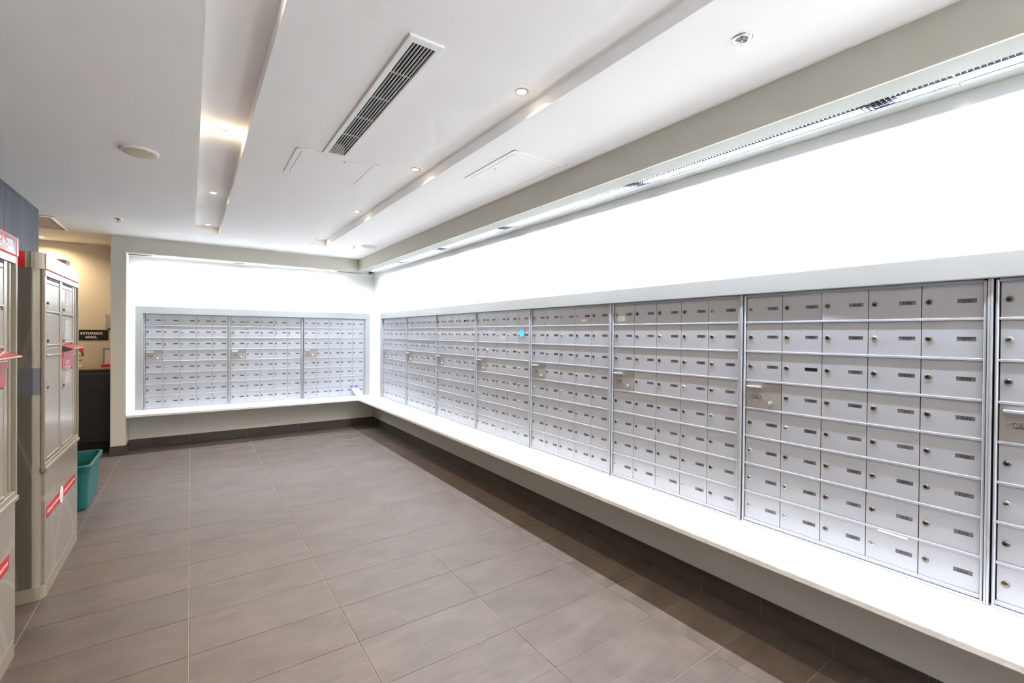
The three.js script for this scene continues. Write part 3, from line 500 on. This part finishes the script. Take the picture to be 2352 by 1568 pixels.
  door(0.400, 0.694, 1.430, 1.603, [0.02, 0.150], 1.470); door(0.400, 0.694, 1.268, 1.418, [0.012, 0.135], 1.295); door(0.400, 0.694, 0.682, 1.108, [0.010, 0.085], 1.040);
  // red letter slot with its flap
  const rs = mesh('letter_slot', [rbox(0.396, 0.700, 1.120, 1.222, -0.006, 0.010, 0.003), rbox(0.396, 0.700, 1.190, 1.222, 0.004, 0.016, 0.003)], M.postRed, g);
  mesh('slot_opening', rbox(0.410, 0.690, 1.222, 1.246, -0.005, 0.006, 0.001), M.black, rs);
  mesh('slot_flap', mv(rbox(-0.152, 0.152, -0.004, 0.004, 0, 0.062, 0.003), 0.548, 1.258, -0.002, 0.38), M.postRed, rs);
  mesh('slot_text', [0.030, 0.038, 0.046, 0.060, 0.068, 0.076].map((o) => rbox(0.47, 0.60, 1.192 - o, 1.195 - o, 0.0095, 0.0104, 0.0003)), std(0xe4b4b0, 0.6), rs);
  mesh('slot_lock', mv(cyl(0.008, 0.008, 0.008, 14), 0.425, 1.156, 0.012, Math.PI / 2), M.chrome, rs);
  // red slogan stripe
  const st = mesh('slogan_stripe', fitUV(rbox(0.047, 0.742, 0.385, 0.444, 0.009, 0.0106, 0.0004)), M.stripe, g);
  const ov = cyl(0.5, 0.5, 0.001, 28); ov.rotateX(Math.PI / 2); ov.scale(0.075, 0.095, 1); mesh('stripe_oval', fitUV(mv(ov, 0.372, 0.415, 0.0110)), M.oval, st);
  if (patch) { const pm = std(0x55535a, 0.45); mesh('dark_patch', [rbox(-0.0045, 0.002, 1.021, 1.154, -D + 0.004, -0.030, 0.0004), mv(plain(new THREE.CylinderGeometry(0.0348, 0.0348, 0.133, 12, 1, true, -Math.PI / 2, Math.PI / 2)), 0.034, 1.0875, -0.0355)], pm, g); }
  return g;
}
parcelLocker('beige and grey parcel locker cabinet beyond the first, beside the teal bin', [-0.606, 0, -3.205], true);
parcelLocker('beige and grey parcel locker cabinet cut off by the left edge of the photo', [-0.604, 0, -1.914], false);

// brown tray on the far cabinet
{
  const g = thing('storage_tray', 'dark brown tray with rounded corners lying on the far parcel locker', 'tray', [-0.79, 1.7285, -3.92]), s = new THREE.Shape(), X = 0.166, Z = 0.09, r = 0.05;
  s.moveTo(-X + r, -Z); s.lineTo(X - r, -Z); s.absarc(X - r, -Z + r, r, -Math.PI / 2, 0); s.lineTo(X, Z - r); s.absarc(X - r, Z - r, r, 0, Math.PI / 2); s.lineTo(-X + r, Z); s.absarc(-X + r, Z - r, r, Math.PI / 2, Math.PI); s.lineTo(-X, -Z + r); s.absarc(-X + r, -Z + r, r, Math.PI, Math.PI * 1.5);
  const ring = s.clone(), hole = new THREE.Path(); const k = 0.93; hole.setFromPoints(s.getPoints(8).map((p) => p.multiplyScalar(k))); ring.holes.push(hole);
  const w = new THREE.ExtrudeGeometry(ring, { depth: 0.038, bevelEnabled: false, curveSegments: 8 }); w.rotateX(-Math.PI / 2); mesh('tray_wall', plain(w), std(0x5b4636, 0.55), g);
  const b = new THREE.ExtrudeGeometry(s, { depth: 0.006, bevelEnabled: false, curveSegments: 8 }); b.rotateX(-Math.PI / 2); mesh('tray_base', plain(b), std(0x3a2a20, 0.6), g);
  const rim = new THREE.ExtrudeGeometry(ring, { depth: 0.005, bevelEnabled: true, bevelSize: 0.002, bevelThickness: 0.001, bevelSegments: 2, curveSegments: 8 }); rim.rotateX(-Math.PI / 2); rim.translate(0, 0.0378, 0); mesh('tray_rim', plain(rim), std(0x8a6a48, 0.5), g);
}

// ---------- teal recycling bin ----------
{
  const g = thing('recycling_bin', 'open teal plastic recycling bin on the floor behind the parcel lockers', 'bin', [-0.79, 0, -4.875]);
  const ring = (X, Z, r, y, n = 5) => { const P = []; for (const [sx, sz, a0] of [[1, 1, 0], [-1, 1, 1], [-1, -1, 2], [1, -1, 3]]) for (let i = 0; i <= n; i++) { const a = (a0 + i / n) * Math.PI / 2; P.push([sx * (X - r) + r * Math.cos(a), y, sz * (Z - r) + r * Math.sin(a)]); } return P; };
  function skin(rings, capLast) {
    const P = []; for (let k = 0; k < rings.length - 1; k++) { const A = rings[k], B = rings[k + 1], n = A.length; for (let i = 0; i < n; i++) { const j = (i + 1) % n; P.push(...A[i], ...B[i], ...B[j], ...A[i], ...B[j], ...A[j]); } }
    if (capLast) { const A = rings[rings.length - 1]; for (let i = 1; i < A.length - 1; i++) P.push(...A[0], ...A[i], ...A[i + 1]); }
    const q = new THREE.BufferGeometry(); q.setAttribute('position', new THREE.Float32BufferAttribute(P, 3)); q.computeVertexNormals(); return metreUV(q);
  }
  mesh('bin_body', [skin([ring(0.155, 0.255, 0.045, 0.006), ring(0.158, 0.258, 0.045, 0.014), ring(0.172, 0.282, 0.045, 0.315)]), skin([ring(0.168, 0.278, 0.043, 0.316), ring(0.152, 0.252, 0.043, 0.012)], true), skin([ring(0.155, 0.255, 0.045, 0.006), ring(0.10, 0.20, 0.03, 0.004)], true)], M.teal, g);
  mesh('bin_rim', skin([ring(0.172, 0.282, 0.045, 0.300), ring(0.184, 0.296, 0.048, 0.302), ring(0.188, 0.301, 0.050, 0.336), ring(0.186, 0.299, 0.050, 0.340), ring(0.172, 0.283, 0.046, 0.340), ring(0.168, 0.278, 0.044, 0.314)]), M.teal, g);
}

// ---------- corridor desk and what stands there ----------
{
  const g = thing('counter_desk', 'dark espresso counter desk against the cream corridor wall', 'desk', [-1.35, 0, -7.09]);
  mesh('desk_body', rbox(-0.62, 0.645, 0.095, 0.862, -0.245, 0.232, 0.003), M.espresso, g); mesh('toe_kick', box(-0.60, 0.64, 0, 0.095, -0.245, 0.165), M.black, g);
  mesh('desk_apron', rbox(-0.63, 0.646, 0.868, 0.905, -0.245, 0.240, 0.002), M.espresso, g); mesh('desk_gap', box(-0.62, 0.645, 0.860, 0.870, -0.245, 0.236), std(0x6a5a4c, 0.5), g);
  mesh('desk_top', rbox(-0.64, 0.646, 0.903, 0.918, -0.247, 0.246, 0.003), M.deskTop, g);
}
{
  const s = mesh('returned_mail_sign', fitUV(rbox(-1.118, -0.8145, 1.230, 1.3535, HALL_Z, HALL_Z + 0.004, 0.001)), std(0xffffff, 0.4, 0, { map: canvasTexture(512, 208, (c, w, h) => { c.fillStyle = '#0c0b0b'; c.fillRect(0, 0, w, h); c.fillStyle = '#f6efe2'; c.font = 'bold 74px sans-serif'; c.textAlign = 'center'; c.textBaseline = 'middle'; c.save(); c.translate(w * 0.5, h * 0.34); c.scale(0.88, 0.9); c.fillText('RETURNED', 0, 0); c.restore(); c.save(); c.translate(w * 0.5, h * 0.70); c.scale(0.98, 0.9); c.fillText('MAIL', 0, 0); c.restore(); }) }));
  tagged(s, 'black sign reading returned mail in white letters on the corridor wall', 'sign');
}
{
  const g = thing('wall_pocket', 'clear plastic wall pocket above the returned mail sign', 'holder', [-0.815, 1.37, HALL_Z]), clear = phys(0xffffff, 0.08, { transmission: 1, thickness: 0, ior: 1.45 });
  mesh('pocket_back', rbox(-0.04, 0.09, 0, 0.175, 0.001, 0.003, 0.0005), clear, g); mesh('pocket_front', rbox(-0.03, 0.09, 0, 0.165, 0.028, 0.030, 0.0005), clear, g); mesh('pocket_side', rbox(-0.032, -0.029, 0, 0.165, 0.002, 0.030, 0.0005), clear, g); mesh('pocket_clip', rbox(-0.005, 0.020, -0.014, 0.004, 0.001, 0.032, 0.002), std(0x4a3c30, 0.5), g);
}
{
  const g = thing('spray_bottle', 'white bottle with orange marks and an orange-red trigger top on the desk', 'bottle', [-1.052, 0.918, -7.16]);
  mesh('bottle_body', [lathe([[0.0001, 0.0], [0.040, 0.0], [0.044, 0.006], [0.040, 0.022], [0.026, 0.026], [0.026, 0.165], [0.020, 0.180], [0.012, 0.186], [0.0001, 0.186]], 28)], std(0xf2ece0, 0.45), g);
  mesh('bottle_mark', [mv(plain(new THREE.SphereGeometry(0.012, 12, 8)), 0.014, 0.140, 0.0165), mv(plain(new THREE.SphereGeometry(0.016, 12, 8)), 0.014, 0.085, 0.0125)], std(0xd98a2a, 0.5), g);
  mesh('trigger_head', [rbox(-0.006, 0.040, 0.184, 0.226, -0.016, 0.016, 0.006), rbox(0.020, 0.034, 0.166, 0.190, -0.010, 0.010, 0.004)], std(0xf0482a, 0.4), g);
  mesh('trigger', mv(rbox(-0.006, 0.006, -0.055, 0.0, -0.008, 0.008, 0.003), 0.030, 0.186, 0, 0, 0, 0.15), std(0x1d1412, 0.5), g);
}
{
  const g = thing('sign_holder', 'blue framed paper holder standing on the desk beside the pier', 'sign holder', [-0.775, 0.918, -7.17]);
  const lean = -0.10;
  mesh('holder_frame', [rbox(-0.070, -0.056, 0.028, 0.222, -0.004, 0.004, 0.001), rbox(0.056, 0.070, 0.028, 0.222, -0.004, 0.004, 0.001), rbox(-0.070, 0.070, 0.205, 0.222, -0.004, 0.004, 0.001)].map((q) => mv(q, 0, 0, 0, lean)), std(0x5f9ec2, 0.4), g);
  mesh('paper_sheet', mv(rbox(-0.058, 0.058, 0.028, 0.207, -0.001, 0.001, 0.0005), 0, 0, 0, lean), std(0xe9dccb, 0.8), g);
  mesh('holder_base', [rbox(-0.080, 0.074, 0, 0.022, -0.030, 0.040, 0.003), rbox(-0.078, 0.074, 0.020, 0.034, -0.028, 0.012, 0.003)], std(0xc8304e, 0.45), g);
}

// ---------- purple and white courier tag on the ledge ----------
{
  const g = thing('door_tag', 'curled white courier tag with a purple header leaning on the ledge corner', 'paper tag', [1.955, SHELF_Y + 0.0005, -6.70]);
  const N = 14, W = 0.098, curve = (t) => [0.052 * Math.pow(t, 1.2) - 0.01, 0.140 * (1 - Math.pow(t, 1.25)) + 0.001, -0.062 + 0.162 * Math.pow(t, 2.4)];
  const strip = (t0, t1) => { const P = [], U = []; for (let i = 0; i < N; i++) { const a = t0 + (t1 - t0) * i / N, b = t0 + (t1 - t0) * (i + 1) / N, A = curve(a), B = curve(b), q = [[A[0] - W / 2, A[1], A[2]], [A[0] + W / 2, A[1] + 0.002, A[2]], [B[0] + W / 2, B[1], B[2]], [B[0] - W / 2, B[1], B[2]]], uv = [[0, 1 - i / N], [1, 1 - i / N], [1, 1 - (i + 1) / N], [0, 1 - (i + 1) / N]]; for (const k of [0, 2, 1, 0, 3, 2]) { P.push(...q[k]); U.push(...uv[k]); } } const s = new THREE.BufferGeometry(); s.setAttribute('position', new THREE.Float32BufferAttribute(P, 3)); s.setAttribute('uv', new THREE.Float32BufferAttribute(U, 2)); s.computeVertexNormals(); return s; };
  const thick = (s) => { const b = s.clone(); b.translate(0, -0.0004, -0.0004); return [s, b]; };
  mesh('tag_sheet', thick(strip(0.28, 1)), std(0xf3f3f4, 0.75, 0, { map: canvasTexture(128, 256, (c) => { c.fillStyle = '#fff'; c.fillRect(0, 0, 128, 256); c.fillStyle = '#b9b9bd'; c.fillRect(44, 150, 52, 7); }) }), g);
  const hd = strip(0, 0.28); mesh('tag_header', thick(hd), std(0xffffff, 0.6, 0, { map: canvasTexture(128, 48, (c) => { c.fillStyle = '#5a3f9e'; c.fillRect(0, 0, 128, 48); c.fillStyle = '#f4f0fa'; c.fillRect(42, 6, 22, 12); c.fillStyle = '#e07a3a'; c.fillRect(66, 6, 16, 12); c.fillStyle = '#9c86d8'; c.fillRect(18, 30, 92, 7); }) }), g);
}

renderer.render(scene, camera);
